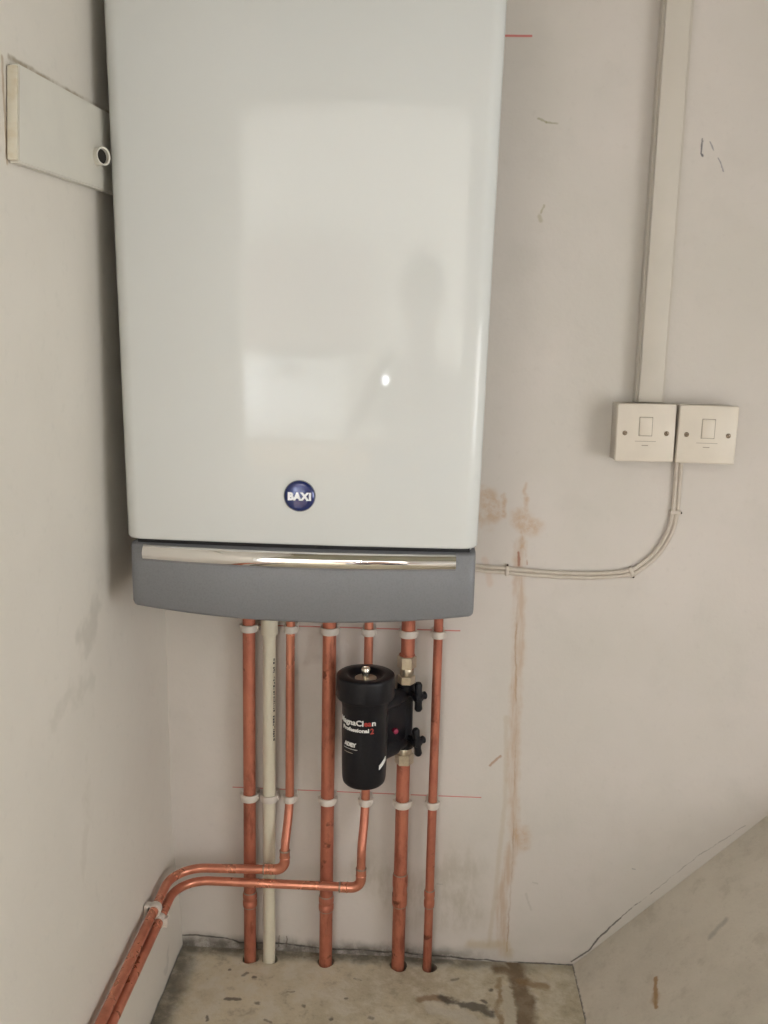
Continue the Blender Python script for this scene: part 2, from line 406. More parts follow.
def box(bm, x0, x1, y0, y1, z0, z1, bev=0., seg=2):
    r = bmesh.ops.create_cube(bm, size=1)
    for v in r['verts']:
        v.co = Vector(((x0+x1)/2+v.co.x*(x1-x0), (y0+y1)/2+v.co.y*(y1-y0), (z0+z1)/2+v.co.z*(z1-z0)))
    if bev:
        es = list({e for v in r['verts'] for e in v.link_edges})
        bmesh.ops.bevel(bm, geom=es, offset=bev, segments=seg, affect='EDGES', profile=.5)
def boxo(name, x0, x1, y0, y1, z0, z1, mat, parent=None, bev=0., seg=2, smooth=False):
    bm = bmesh.new(); box(bm, x0, x1, y0, y1, z0, z1, bev, seg); return obj(name, bm, mat, parent, smooth)
def lathe(bm, prof, origin=(0, 0, 0), axis=(0, 0, 1), n=32, cap=True):
    """prof: list of (radius, height) along axis"""
    ax = Vector(axis).normalized(); q = Vector((0, 0, 1)).rotation_difference(ax)
    rings = []
    for r, h in prof:
        if r < 1e-6: rings.append([bm.verts.new(Vector(origin)+q@Vector((0, 0, h)))])
        else: rings.append([bm.verts.new(Vector(origin)+q@Vector((r*math.cos(2*PI*k/n), r*math.sin(2*PI*k/n), h))) for k in range(n)])
    for a, b in zip(rings, rings[1:]):
        for k in range(n):
            k2 = (k+1) % n
            if len(a) == 1 and len(b) == 1: continue
            if len(a) == 1: bm.faces.new((a[0], b[k], b[k2]))
            elif len(b) == 1: bm.faces.new((a[k], a[k2], b[0]))
            else: bm.faces.new((a[k], a[k2], b[k2], b[k]))
    if cap:
        if len(rings[0]) > 1: bm.faces.new(rings[0][::-1])
        if len(rings[-1]) > 1: bm.faces.new(rings[-1])
def fillet(pts, rad, n=10):
    P = [Vector(p) for p in pts]; out = [P[0]]
    for i in range(1, len(P)-1):
        r = rad[i-1] if isinstance(rad, (list, tuple)) else rad
        a = (P[i-1]-P[i]); b = (P[i+1]-P[i]); la, lb = a.length, b.length; a.normalize(); b.normalize()
        ang = a.angle(b)
        if ang > PI-.01 or r <= 0: out.append(P[i]); continue
        d = min(r/math.tan(ang/2), la*.49, lb*.49); rr = d*math.tan(ang/2)
        c = P[i] + (a+b).normalized()*(rr/math.sin(ang/2))
        s = P[i]+a*d-c; e = P[i]+b*d-c; tot = s.angle(e); axs = s.cross(e).normalized()
        for k in range(n+1): out.append(c + Matrix.Rotation(tot*k/n, 3, axs)@s)
    out.append(P[-1]); return out
def sweep(bm, path, r, n=20, cap=True, flat=1.0):
    P = [Vector(p) for p in path]; prev = None; rings = []
    T = []
    for i in range(len(P)):
        t = (P[min(i+1, len(P)-1)]-P[max(i-1, 0)]).normalized(); T.append(t)
    u = T[0].orthogonal().normalized()
    for i, (p, t) in enumerate(zip(P, T)):
        if i: u = T[i-1].rotation_difference(t)@u
        u = (u - t*u.dot(t)).normalized(); v = t.cross(u)
        rr = r[i] if isinstance(r, list) else r
        rings.append([bm.verts.new(p+u*rr*math.cos(2*PI*k/n)+v*rr*flat*math.sin(2*PI*k/n)) for k in range(n)])
    for a, b in zip(rings, rings[1:]):
        for k in range(n): bm.faces.new((a[k], a[(k+1) % n], b[(k+1) % n], b[k]))
    if cap: bm.faces.new(rings[0][::-1]); bm.faces.new(rings[-1])
def tube(name, path, r, mat, parent=None, n=20, **k):
    bm = bmesh.new(); sweep(bm, path, r, n, **k); return obj(name, bm, mat, parent, True, 50)
def text_bm(s, size, extrude=.0004, offset=0., align='LEFT', spacing=1.):
    cu = bpy.data.curves.new('tmp', 'FONT'); cu.body = s; cu.size = size; cu.extrude = extrude; cu.offset = offset
    cu.align_x = align; cu.space_character = spacing; cu.resolution_u = 3
    o = bpy.data.objects.new('tmp', cu); C.objects.link(o)
    dg = bpy.context.evaluated_depsgraph_get(); me = bpy.data.meshes.new_from_object(o.evaluated_get(dg))
    bm = bmesh.new(); bm.from_mesh(me)
    bpy.data.objects.remove(o); bpy.data.curves.remove(cu); bpy.data.meshes.remove(me)
    return bm
def struct(o): o['kind'] = 'structure'; return o

# ------------------------------------------------------------------ setting
def build_room():
    H = 2.35; XR = 1.25; YF = -2.1
    # floor with real pipe holes
    bm = bmesh.new()
    holes = [(-.2700, -.0235, .0140), (-.2365, -.0235, .0130), (-.142, -.0235, .0142), (-.019, -.0235, .0148), (.0325, -.0235, .0130)]
    outer = [(-.42, .0), (.274, .0), (.274, YF), (-.42, YF)]
    # subdivide the outline a little so the fill is regular
    vs = [bm.verts.new((x, y, 0)) for x, y in outer]; es = [bm.edges.new((vs[i], vs[(i+1) % 4])) for i in range(4)]
    ring_sets = []
    for hx, hy, hr in holes:
        hy = max(-1, hy); rg = []
        for k in range(28):
            a = 2*PI*k/28; w = 1+.06*math.sin(3*a+hx*40)
            y = min(hy+hr*w*math.sin(a), -.0015)
            rg.append(bm.verts.new((hx+hr*w*math.cos(a), y, 0)))
        es += [bm.edges.new((rg[k], rg[(k+1) % 28])) for k in range(28)]; ring_sets.append(rg)
    bmesh.ops.triangle_fill(bm, edges=es, use_beauty=True, normal=(0, 0, 1))
    for f in list(bm.faces):        # drop faces covering the holes
        c = f.calc_center_median()
        if any((c.x-hx)**2+(c.y-hy)**2 < (hr*.8)**2 for hx, hy, hr in holes) and all(any(v in rg for rg in ring_sets) for v in f.verts):
            bm.faces.remove(f)
    for rg in ring_sets:
        lo = [bm.verts.new((v.co.x, v.co.y, -.06)) for v in rg]
        for k in range(28): bm.faces.new((rg[k], rg[(k+1) % 28], lo[(k+1) % 28], lo[k]))
    lo = [bm.verts.new((x, y, -.10)) for x, y in outer]
    for i in range(4): bm.faces.new((vs[i], vs[(i+1) % 4], lo[(i+1) % 4], lo[i]))
    bm.faces.new(lo[::-1])
    me = bpy.data.meshes.new('floor'); bm.to_mesh(me); bm.free(); me.materials.append(M['floor'])
    fo = bpy.data.objects.new('floor', me); C.objects.link(fo); struct(fo)
    # back wall
    bm = bmesh.new(); x0, x1 = -.52, XR+.1; zz = [-.1, .24, .63, H]
    f = [[bm.verts.new((x, y, z)) for x, y in ((x0, 0), (x1, 0), (x1, .12), (x0, .12))] for z in zz]
    for a, b in zip(f, f[1:]):
        for k in range(4): bm.faces.new((a[k], a[(k+1) % 4], b[(k+1) % 4], b[k]))
    bm.faces.new(f[0][::-1]); bm.faces.new(f[-1])
    wb = struct(obj('wall_back', bm, 'wall')); wb.data.materials.append(M['wall_mid']); wb.data.materials.append(M['wall_low'])
    for p in wb.data.polygons:
        if len(p.vertices) == 4 and abs(p.normal.z) < .5: p.material_index = 2 if p.center.z < .24 else 1 if p.center.z < .63 else 0
    # left wall: leans very slightly and swells into a plastered foot near the floor
    bm = bmesh.new()
    prof = [(-.450, H), (-.428, 1.3), (-.4185, .95), (-.4125, .60), (-.4075, .38), (-.405, .22), (-.402, .165), (-.3975, .11), (-.394, .05), (-.392, 0), (-.392, -.1)]
    prof = [(-.412, H), (-.410, 1.3), (-.410, .95), (-.411, .60), (-.409, .38), (-.407, .22), (-.4035, .165), (-.3985, .11), (-.394, .05), (-.392, 0), (-.392, -.1)]
    ny = 8; ys = [-1.03*k/ny for k in range(ny+1)]   # the wall stops here; the store widens to the left beyond it
    rows = [[bm.verts.new((x, y, z)) for x, z in prof] for y in ys]
    back = [[bm.verts.new((-.55, y, z)) for x, z in prof] for y in ys]
    for a, b in zip(rows, rows[1:]):
        for k in range(len(prof)-1): bm.faces.new((a[k], a[k+1], b[k+1], b[k]))
    for a, b in zip(back, back[1:]):
        for k in range(len(prof)-1): bm.faces.new((a[k], b[k], b[k+1], a[k+1]))
    for y in (0, -1):
        for k in range(len(prof)-1): bm.faces.new((rows[y][k], back[y][k], back[y][k+1], rows[y][k+1]))
    for k in (0, -1):
        for i in range(ny): bm.faces.new((rows[i][k], rows[i+1][k], back[i+1][k], back[i][k]))
    struct(obj('wall_left', bm, 'lwall', None, True, 40))
    struct(boxo('wall_return', -1.35, -.55, -1.03, -.93, -.1, H, 'plain'))
    struct(boxo('floor_side', -1.35, -.42, YF, -1.03, -.1, 0, 'plain'))
    bm = bmesh.new()
    box(bm, XR, XR+.12, YF-.12, .12, -.1, .40); box(bm, XR, XR+.12, YF-.12, .12, 1.15, H)
    box(bm, XR, XR+.12, YF-.12, -2.02, .40, 1.15); box(bm, XR, XR+.12, -.82, .12, .40, 1.15)
    struct(obj('wall_right', bm, 'plain'))
    bm = bmesh.new()
    for y0, y1, z0, z1 in ((-2.02, -1.98, .40, 1.15), (-.86, -.82, .40, 1.15), (-1.98, -.86, .40, .44), (-1.98, -.86, 1.11, 1.15), (-1.44, -1.40, .44, 1.11)):
        box(bm, XR+.03, XR+.07, y0, y1, z0, z1, .003)
    struct(obj('window_4', bm, 'glosswhite'))  # made-up low window, framing the added right-hand fill light
    struct(boxo('ceiling', -1.45, XR+.12, YF-.12, .12, H, H+.1, 'plain_dark'))
    # sloped plinth rising to the right
    bm = bmesh.new(); pr = [(.274, -.1), (.274, 0.0), (.65, .3645), (XR, .38), (XR, -.1)]
    a = [bm.verts.new((x, -.0, z)) for x, z in pr]; b = [bm.verts.new((x, YF, z)) for x, z in pr]
    bm.faces.new(a); bm.faces.new(b[::-1])
    for k in range(len(pr)): bm.faces.new((a[k], b[k], b[(k+1) % len(pr)], a[(k+1) % len(pr)]))
    struct(obj('wall_plinth', bm, 'slope'))
    # front wall of the cupboard with the doorway
    dx0, dx1, dz = -.36, .40, 1.80
    dx0 = -.68; dx1 = .33
    # left wall ends before the doorway, so the opening may run further left
    bm = bmesh.new()
    box(bm, dx1, XR+.1, YF-.12, YF, -.1, H)
    box(bm, -2.1, dx0, YF-.12, YF, -.1, H)
    box(bm, dx0, dx1, YF-.12, YF, dz, H)
    box(bm, XR+.1, 2.2, YF-.12, YF, -.1, H)
    struct(obj('wall_front', bm, 'plain'))
    bm = bmesh.new()
    for x0, x1 in ((dx0-.06, dx0), (dx1, dx1+.06)): box(bm, x0, x1, YF-.135, YF-.12, 0, dz+.06, .004)
    box(bm, dx0, dx1, YF-.135, YF-.12, dz, dz+.06, .004)
    struct(obj('trim_1', bm, 'glosswhite'))
    # the room beyond
    YB = -4.7
    bm = bmesh.new()
    box(bm, -1.45, -1.35, YF-.12, -.93, -.1, .25); box(bm, -1.45, -1.35, YF-.12, -.93, 1.15, H)
    box(bm, -1.45, -1.35, YF-.12, -1.98, .25, 1.15); box(bm, -1.45, -1.35, -1.12, -.93, .25, 1.15)
    struct(obj('wall_side', bm, 'plain'))
    bm = bmesh.new()
    for y0, y1, z0, z1 in ((-1.98, -1.94, .25, 1.15), (-1.16, -1.12, .25, 1.15), (-1.94, -1.16, .25, .29), (-1.94, -1.16, 1.11, 1.15), (-1.57, -1.53, .29, 1.11)):
        box(bm, -1.42, -1.38, y0, y1, z0, z1, .003)
    struct(obj('window_3', bm, 'glosswhite'))  # unseen window invented to carry the left-hand fill light
    struct(boxo('floor_hall', -2.1, 2.2, YB, YF-.12, -.1, 0, 'wood'))
    struct(boxo('ceiling_hall', -2.1, 2.2, YB, YF-.12, 2.35, 2.45, 'plain'))
    struct(boxo('wall_hall_back', -2.1, 2.2, YB-.1, YB, -.1, 2.35, 'plain'))
    for nm, x0, x1, yc, hw in (('wall_hall_left', -2.2, -2.1, -3.4, .75), ('wall_hall_right', 2.2, 2.3, -3.5, .70)):
        bm = bmesh.new()
        box(bm, x0, x1, YB-.1, yc-hw, -.1, 2.45); box(bm, x0, x1, yc+hw, YF, -.1, 2.45)
        box(bm, x0, x1, yc-hw, yc+hw, -.1, .6); box(bm, x0, x1, yc-hw, yc+hw, 2.1, 2.45)
        struct(obj(nm, bm, 'plain'))
    for i, (x, yc, hw) in enumerate(((-2.15, -3.4, .75), (2.25, -3.5, .70))):
        bm = bmesh.new()
        s = -1 if i == 0 else 1
        for y0, y1, z0, z1 in ((yc-hw, yc-hw+.05, .6, 2.1), (yc+hw-.05, yc+hw, .6, 2.1), (yc-hw, yc+hw, .6, .65), (yc-hw, yc+hw, 2.05, 2.1), (yc-.025, yc+.025, .6, 2.1)):
            box(bm, x-.02, x+.02, y0, y1, z0, z1, .003)
        struct(obj('window_%d' % (i+1), bm, 'glosswhite'))
build_room()

# ------------------------------------------------------------------ boiler
def build_boiler():
    root = thing('boiler', 'large white gloss wall-hung boiler with grey lower cover and chrome strip', 'boiler', (-.1525, 0, .70))
    cx = -.1525
    # rear casing and chassis underside
    bm = bmesh.new(); box(bm, cx-.2150, cx+.2150, -.262, 0.0, .715, 1.478, .006)
    put(obj('casing', bm, 'casebody', None, True), root)
    # front panel: gently bowed face, rounded vertical corners, returning sides
    Rb = 3.5; rc = .020; tilt = math.tan(R(1.0))
    def section(hw):
        pts = []
        nx = 26
        # arc
        xe = hw-rc
        ae = xe/Rb
        for k in range(nx+1):
            x = -xe+2*xe*k/nx; pts.append((x, -(math.sqrt(Rb*Rb-x*x)-Rb)))   # y back from the crown (positive = back)
        y_end = Rb-math.sqrt(Rb*Rb-xe*xe)
        right = []
        for k in range(1, 9):
            a = (PI/2-ae)*k/8+ae
            right.append((xe-rc*math.sin(ae)+rc*math.sin(a), y_end+rc*math.cos(ae)-rc*math.cos(a)))
        left = [(-x, y) for x, y in right][::-1]
        sec = left+pts+right
        s = sec[-1]
        return [(-s[0]*.95, .21)]+sec+[(s[0]*.95, .21)]
    bm = bmesh.new(); zs = [(.7775, -.0045, -.006), (.7785, -.0015, -.0022), (.7815, 0, 0), (.95, 0, 0), (1.15, 0, 0), (1.35, 0, 0), (1.470, 0, 0), (1.478, -.004, -.004), (1.480, -.008, -.008)]
    rows = []
    for z, dh, dy in zs:
        f = (z-.78)/.62; hw = .2243+.0120*f+dh; px = cx-.0018-.0030*f
        yf = -.2965+(z-.78)*tilt*.9 - dy
        rows.append([bm.verts.new((px+x, yf+y if i not in (0, len(section(hw))-1) else -.05, z)) for i, (x, y) in enumerate(section(hw))])
    for a, b in zip(rows, rows[1:]):
        for k in range(len(a)-1): bm.faces.new((a[k], a[k+1], b[k+1], b[k]))
    bm.faces.new(rows[-1]); bm.faces.new(rows[0][::-1])
    put(obj('front_panel', bm, 'case', None, True, 60), root)
    # dark shadow gap seal
    def bowed(name, mat, x0, x1, zt, zb0, sag_z, yedge, bow, depth, z_round, parent_smooth=True, wid=None, bevel=.0, vert=None):
        """bar whose face bows forward; bottom edge sags by sag_z at mid"""
        n = 32; bm = bmesh.new(); rows = []
        for k in range(n+1):
            u = -1+2*k/n; x = (x0+x1)/2+(x1-x0)/2*u; w = 1-u*u
            yf = yedge-bow*w; zb = zb0-sag_z*w
            prof = vert(x, yf, zt, zb) if vert else [(yf+z_round, zt), (yf, zt-z_round), (yf, zb+z_round), (yf+z_round, zb)]
            prof = [(yf+depth, zt)]+prof+[(yf+depth, zb)]
            rows.append([bm.verts.new((x, y, z)) for y, z in prof])
        for a, b in zip(rows, rows[1:]):
            for j in range(len(a)): bm.faces.new((a[j], a[(j+1) % len(a)], b[(j+1) % len(a)], b[j]))
        bm.faces.new(rows[0][::-1]); bm.faces.new(rows[-1])
        return bm
    bm = bowed('gap_seal', 'seal', cx-.212, cx+.212, .779, .768, 0, -.276, .008, .20, .001)
    put(obj('gap_seal', bm, 'seal', None), root)
    # grey lower cover, rounded ends
    n = 40; bm = bmesh.new(); rows = []; hwt = .2195
    for k in range(n+1):
        # cluster samples near the ends for rounding
        u = math.sin((-1+2*k/n)*PI/2); x = cx+hwt*u; w = 1-u*u
        rnd = .006; d = hwt*(1-abs(u)); back = rnd-math.sqrt(max(0, rnd*rnd-max(0, rnd-d)**2)) if d < rnd else 0
        yf = -.285-.019*w+back; zt = .7715; zb = .6895-.0105*w
        rz = .004*(back/rnd)
        prof = [(-.04, zt), (yf+.003, zt), (yf, zt-.003), (yf-.001, (zt+zb)/2), (yf+.002, zb+.004), (yf+.006, zb), (-.04, zb+.004)]
        prof = [(y, z+(rz if z < .72 else 0)) for y, z in prof]
        rows.append([bm.verts.new((x, y, z)) for y, z in prof])
    for a, b in zip(rows, rows[1:]):
        for j in range(len(a)): bm.faces.new((a[j], a[(j+1) % len(a)], b[(j+1) % len(a)], b[j]))
    bm.faces.new(rows[0][::-1]); bm.faces.new(rows[-1])
    put(obj('lower_cover', bm, 'grey', None, True, 50), root)
    # chrome strip following the bow, with a rounded face
    n = 48; bm = bmesh.new(); rows = []
    x0, x1 = -.354, .042
    for k in range(n+1):
        x = x0+(x1-x0)*k/n; u = (x-cx)/hwt; w = 1-u*u
        yc = -.285-.019*w; zt = .7708; zb = .7505-.0015*w
        prof = [(yc+.004, zt)]
        for j in range(11):
            a = -1+2*j/10; prof.append((yc-.0005-.0070*(1-a*a), (zt+zb)/2-(zt-zb)/2*a))
        prof.append((yc+.004, zb))
        rows.append([bm.verts.new((x, y, z)) for y, z in prof])
    for a, b in zip(rows, rows[1:]):
        for j in range(len(a)): bm.faces.new((a[j], a[(j+1) % len(a)], b[(j+1) % len(a)], b[j]))
    bm.faces.new(rows[0][::-1]); bm.faces.new(rows[-1])
    o = put(obj('chrome_strip', bm, 'chrome', None, True, 50), root); o['label'] = 'mirror chrome strip'
    # round badge
    bx, bz = -.1540, .8405; by = -.2965+(bz-.78)*tilt*.9+.0002
    bm = bmesh.new(); lathe(bm, [(.0198, -.001), (.0198, .0008), (.0194, .0014), (.0190, .0014), (.0188, .001)], (bx, by, bz), (0, -1, 0), 48)
    b = put(obj('badge', bm, 'grey', None, True), root); b['label'] = 'round navy maker badge with thin grey rim'
    bm = bmesh.new(); lathe(bm, [(.0190, .0008), (.0182, .0022), (.014, .0030), (.007, .0035), (0, .0037)], (bx, by, bz), (0, -1, 0), 48, cap=False)
    d = obj('badge_face', bm, 'badge', None, True, 60); d.parent = b
    bm = text_bm('BAXI', .0126, .0004, .0008, 'CENTER', 1.12)
    bmesh.ops.transform(bm, matrix=Matrix.Translation((bx+.0002, by-.0039, bz-.0045))@Matrix.Rotation(R(90), 4, 'X')@Matrix.Scale(.98, 4, (1, 0, 0)), verts=bm.verts)
    d = obj('badge_lettering', bm, 'badgewhite'); d.parent = b
build_boiler()

# ------------------------------------------------------------------ pipes
ZT = .712
PY = -.024
def collar(root, p0, p1, r, mat='copper', name='coupling', solder=True):
    p0, p1 = Vector(p0), Vector(p1); L = (p1-p0).length
    bm = bmesh.new()
    lathe(bm, [(r-.0012, 0), (r+.0004, .0008), (r+.0009, .003), (r+.0009, L*.38), (r+.0002, L*.42), (r+.0002, L*.58), (r+.0009, L*.62), (r+.0009, L-.003), (r+.0004, L-.0008), (r-.0012, L)], p0, p1-p0, 24)
    c = put(obj(name, bm, mat, None, True), root)
    if solder:
        for q in (p0, p1):
            bm = bmesh.new(); d = (p1-p0).normalized()
            lathe(bm, [(r-.0012, -.0014), (r, -.0008), (r+.0003, .0), (r, .0008), (r-.0012, .0014)], q, d, 24)
            s = obj('solder_ring', bm, 'solder', None, True); s.parent = c
def vpipe(x, r, label, y=PY, couplings=(), wig=0.0, mat='copper', lean=0.0):
    t = thing('copper_pipe', label, 'pipe', (x, y, 0), None)
    path = [(x, y, -.05), (x, y, .15), (x+lean*.3, y, .30), (x+lean, y, .5), (x+lean, y, ZT)]
    put(tube('tube', path, r, mat, None, 24), t)
    for z0, z1 in couplings: collar(t, (x, y, z0), (x, y, z1), r+.0008)
    return t
p1 = vpipe(-.2705, .0100, 'wide vertical copper pipe leftmost of the row, left of the cream pipe', couplings=[(.098, .124)])
p3 = vpipe(-.1425, .0108, 'wide vertical copper pipe in the middle, just left of the black filter', couplings=[(.098, .124)])
# right-hand wide pipe is cut by the filter: one pipe above, one below
def p5():
    t = thing('copper_pipe', 'wide vertical copper pipe rising from the floor to the filter bottom nut', 'pipe', (-.0205, PY, 0))
    put(tube('tube', [(-.0205, PY, -.05), (-.0205, PY, .20), (-.0205, PY, .372)], .0108, 'copper', None, 24), t)
    collar(t, (-.0205, PY, .113), (-.0205, PY, .170), .0116)
    t = thing('copper_pipe', 'short wide copper pipe between the boiler and the filter top nut', 'pipe', (-.0185, PY, .53))
    put(tube('tube', [(-.0185, PY, .525), (-.0185, PY, .62), (-.0185, PY, ZT)], .0108, 'copper', None, 24), t)
p5()
p6 = vpipe(.0285, .0072, 'thin vertical copper pipe rightmost of the row, passing right of the filter', couplings=[(.113, .143)])
# the two thin pipes that turn left at an elbow and follow the left wall
def bent(xt, ze, xw, zw, zend, label, r=.0071, rb=.052, yrow=-.055):
    t = thing('copper_pipe', label, 'pipe', (xt, PY, ze))
    pts = [(xt, PY, ZT), (xt, PY, .280), (xt-.003, yrow, .228), (xt-.003, yrow, ze), (xw, yrow, zw), (xw, -.55, zend), (xw, -1.0, zend+.0)]
    path = fillet(pts, [.12, .05, .016, rb, .5], 12)
    # gentle fillets: long ones are clamped by segment length
    put(tube('tube', path, r, 'copperb', None, 24), t)
    # soldered elbow fitting
    el = fillet([(xt-.003, yrow, ze+.034), (xt-.003, yrow, ze), (xt-.037, yrow, ze-.0004)], .016, 12)
    e = tube('elbow', el, r+.0011, 'copperb', None, 24); put(e, t)
    for a, d in ((el[0], (0, 0, 1)), (el[-1], (1, 0, 0)), (Vector(el[0])-Vector((0, 0, .012)), (0, 0, 1)), (Vector(el[-1])+Vector((.012, 0, 0)), (1, 0, 0))):
        bm = bmesh.new(); lathe(bm, [(r, -.0015), (r+.0013, -.0012), (r+.0018, 0), (r+.0013, .0012), (r, .0015)], a, d, 24)
        s = obj('solder_ring', bm, 'solder' if a in (el[0], el[-1]) else 'copperb', None, True); s.parent = e
    return t
bent(-.2045, .186, -.3885, .181, .172, 'thin copper pipe right of the cream pipe, elbowing left as the upper horizontal run')
bent(-.0805, .1605, -.3820, .160, .157, 'thin copper pipe behind the filter, elbowing left as the lower horizontal run')

def white_pipe():
    x = -.238; t = thing('plastic_waste_pipe', 'cream plastic waste pipe between the two left copper pipes', 'pipe', (x, PY, 0))
    put(tube('tube', [(x, PY, -.05), (x, PY, .3), (x, PY, ZT)], .0102, 'cream', None, 24), t)
    bm = bmesh.new(); lathe(bm, [(.0102, 0), (.0132, .001), (.0135, .004), (.0135, .022), (.0128, .025), (.0128, .06), (.0102, .061)], (x, PY, .572), (0, 0, 1), 28)
    put(obj('socket_collar', bm, 'cream', None, True), t)
    bm = bmesh.new(); rnd = random.Random(2); z = .535
    while z > .40:
        h = rnd.uniform(.0015, .004); a = R(-40+rnd.uniform(-4, 4))
        for da in (0, .10, .2):
            if rnd.random() < .72:
                aa = a+da; cxx = x+.01025*math.cos(aa); cyy = PY+.01025*math.sin(aa)
                box(bm, cxx-.00045, cxx+.00045, cyy-.0004, cyy+.0002, z-h, z)
        z -= h+rnd.uniform(.0007, .0025)
    put(obj('printed_marking', bm, 'print'), t)['kind'] = 'stuff'
white_pipe()

# ------------------------------------------------------------------ pipe clips
def clip(x, z, r, label, group):
    t = thing('pipe_clip', label, 'pipe clip', (x, 0, z), group)
    h = .0056; n = 28; bm = bmesh.new()
    ro, ri = r+.0032, r+.0002
    def ring(rad, zz): return [bm.verts.new((x+rad*math.cos(2*PI*k/n), PY+rad*math.sin(2*PI*k/n), zz)) for k in range(n)]
    a, a2, b2, b, c, d = ring(ro-.0006, z-h), ring(ro, z-h+.001), ring(ro, z+h-.001), ring(ro-.0006, z+h), ring(ri, z+h), ring(ri, z-h)
    for p, q in ((a, a2), (a2, b2), (b2, b), (b, c), (c, d), (d, a)):
        for k in range(n): bm.faces.new((p[k], p[(k+1) % n], q[(k+1) % n], q[k]))
    put(obj('collar', bm, 'clip', None, True, 50), t)
    bm = bmesh.new(); box(bm, x-ro*.92, x+ro*.92, PY+r+.0002, -.0002, z-h*.9, z+h*.9, .0008)
    put(obj('base', bm, 'clip', None, True), t)
    bm = bmesh.new(); box(bm, x+ro-.0012, x+ro+.0018, PY-.0035, PY+.006, z-h*.75, z+h*.75, .0009)
    put(obj('latch', bm, 'clip', None, True), t)
    bm = bmesh.new(); box(bm, x-ro-.0018, x-ro+.0012, PY-.002, PY+.006, z-h*.75, z+h*.75, .0009)
    put(obj('hinge', bm, 'clip', None, True), t)
names = {'p1': 'leftmost wide copper pipe', 'w': 'cream plastic pipe', 'p2': 'thin pipe beside the cream one', 'p3': 'wide pipe left of the filter',
         'p4': 'thin pipe behind the filter', 'p5': 'wide pipe that carries the filter', 'p6': 'rightmost thin pipe'}
for k, x, r in (('p1', -.2705, .0108), ('w', -.238, .0134), ('p2', -.2045, .0075), ('p3', -.1425, .0110), ('p4', -.0805, .0075), ('p5', -.0185, .0110), ('p6', .0285, .0075)):
    if k != 'w':
        clip(x, .5825, r, 'white plastic clip on the %s, upper row under the boiler' % names[k], 'upper row of pipe clips')
for k, x, r in (('p1', -.2705, .0108), ('w', -.238, .0106), ('p2', -.2045, .0075), ('p3', -.1425, .0110), ('p4', -.0805, .0075), ('p5', -.0205, .0110), ('p6', .0285, .0075)):
    clip(x, .2950, r, 'white plastic clip on the %s, lower row' % names[k], 'lower row of pipe clips')
def wall_clip():
    t = thing('double_pipe_clip', 'white double clip holding both copper pipes to the left wall', 'pipe clip', (-.40, -.17, .17))
    y = -.165
    for (x, z) in ((-.3885, .1785), (-.3820, .1598)):
        bm = bmesh.new(); n = 24
        rr = [(.0098, -.006), (.0102, -.005), (.0102, .005), (.0098, .006), (.0074, .006), (.0074, -.006)]
        rings = [[bm.verts.new((x+a*math.cos(2*PI*k/n), y+h, z+a*math.sin(2*PI*k/n))) for k in range(n)] for a, h in rr]
        for i in range(6):
            p, q = rings[i], rings[(i+1) % 6]
            for k in range(n): bm.faces.new((p[k], p[(k+1) % n], q[(k+1) % n], q[k]))
        put(obj('collar', bm, 'clip', None, True, 50), t)
    bm = bmesh.new(); box(bm, -.4035, -.3945, y-.006, y+.006, .165, .187, .0008)
    put(obj('base', bm, 'clip', None, True), t)
    bm = bmesh.new(); box(bm, -.3730, -.3680, y-.0055, y+.0055, .152, .166, .0012)
    put(obj('latch', bm, 'clip', None, True), t)
wall_clip()

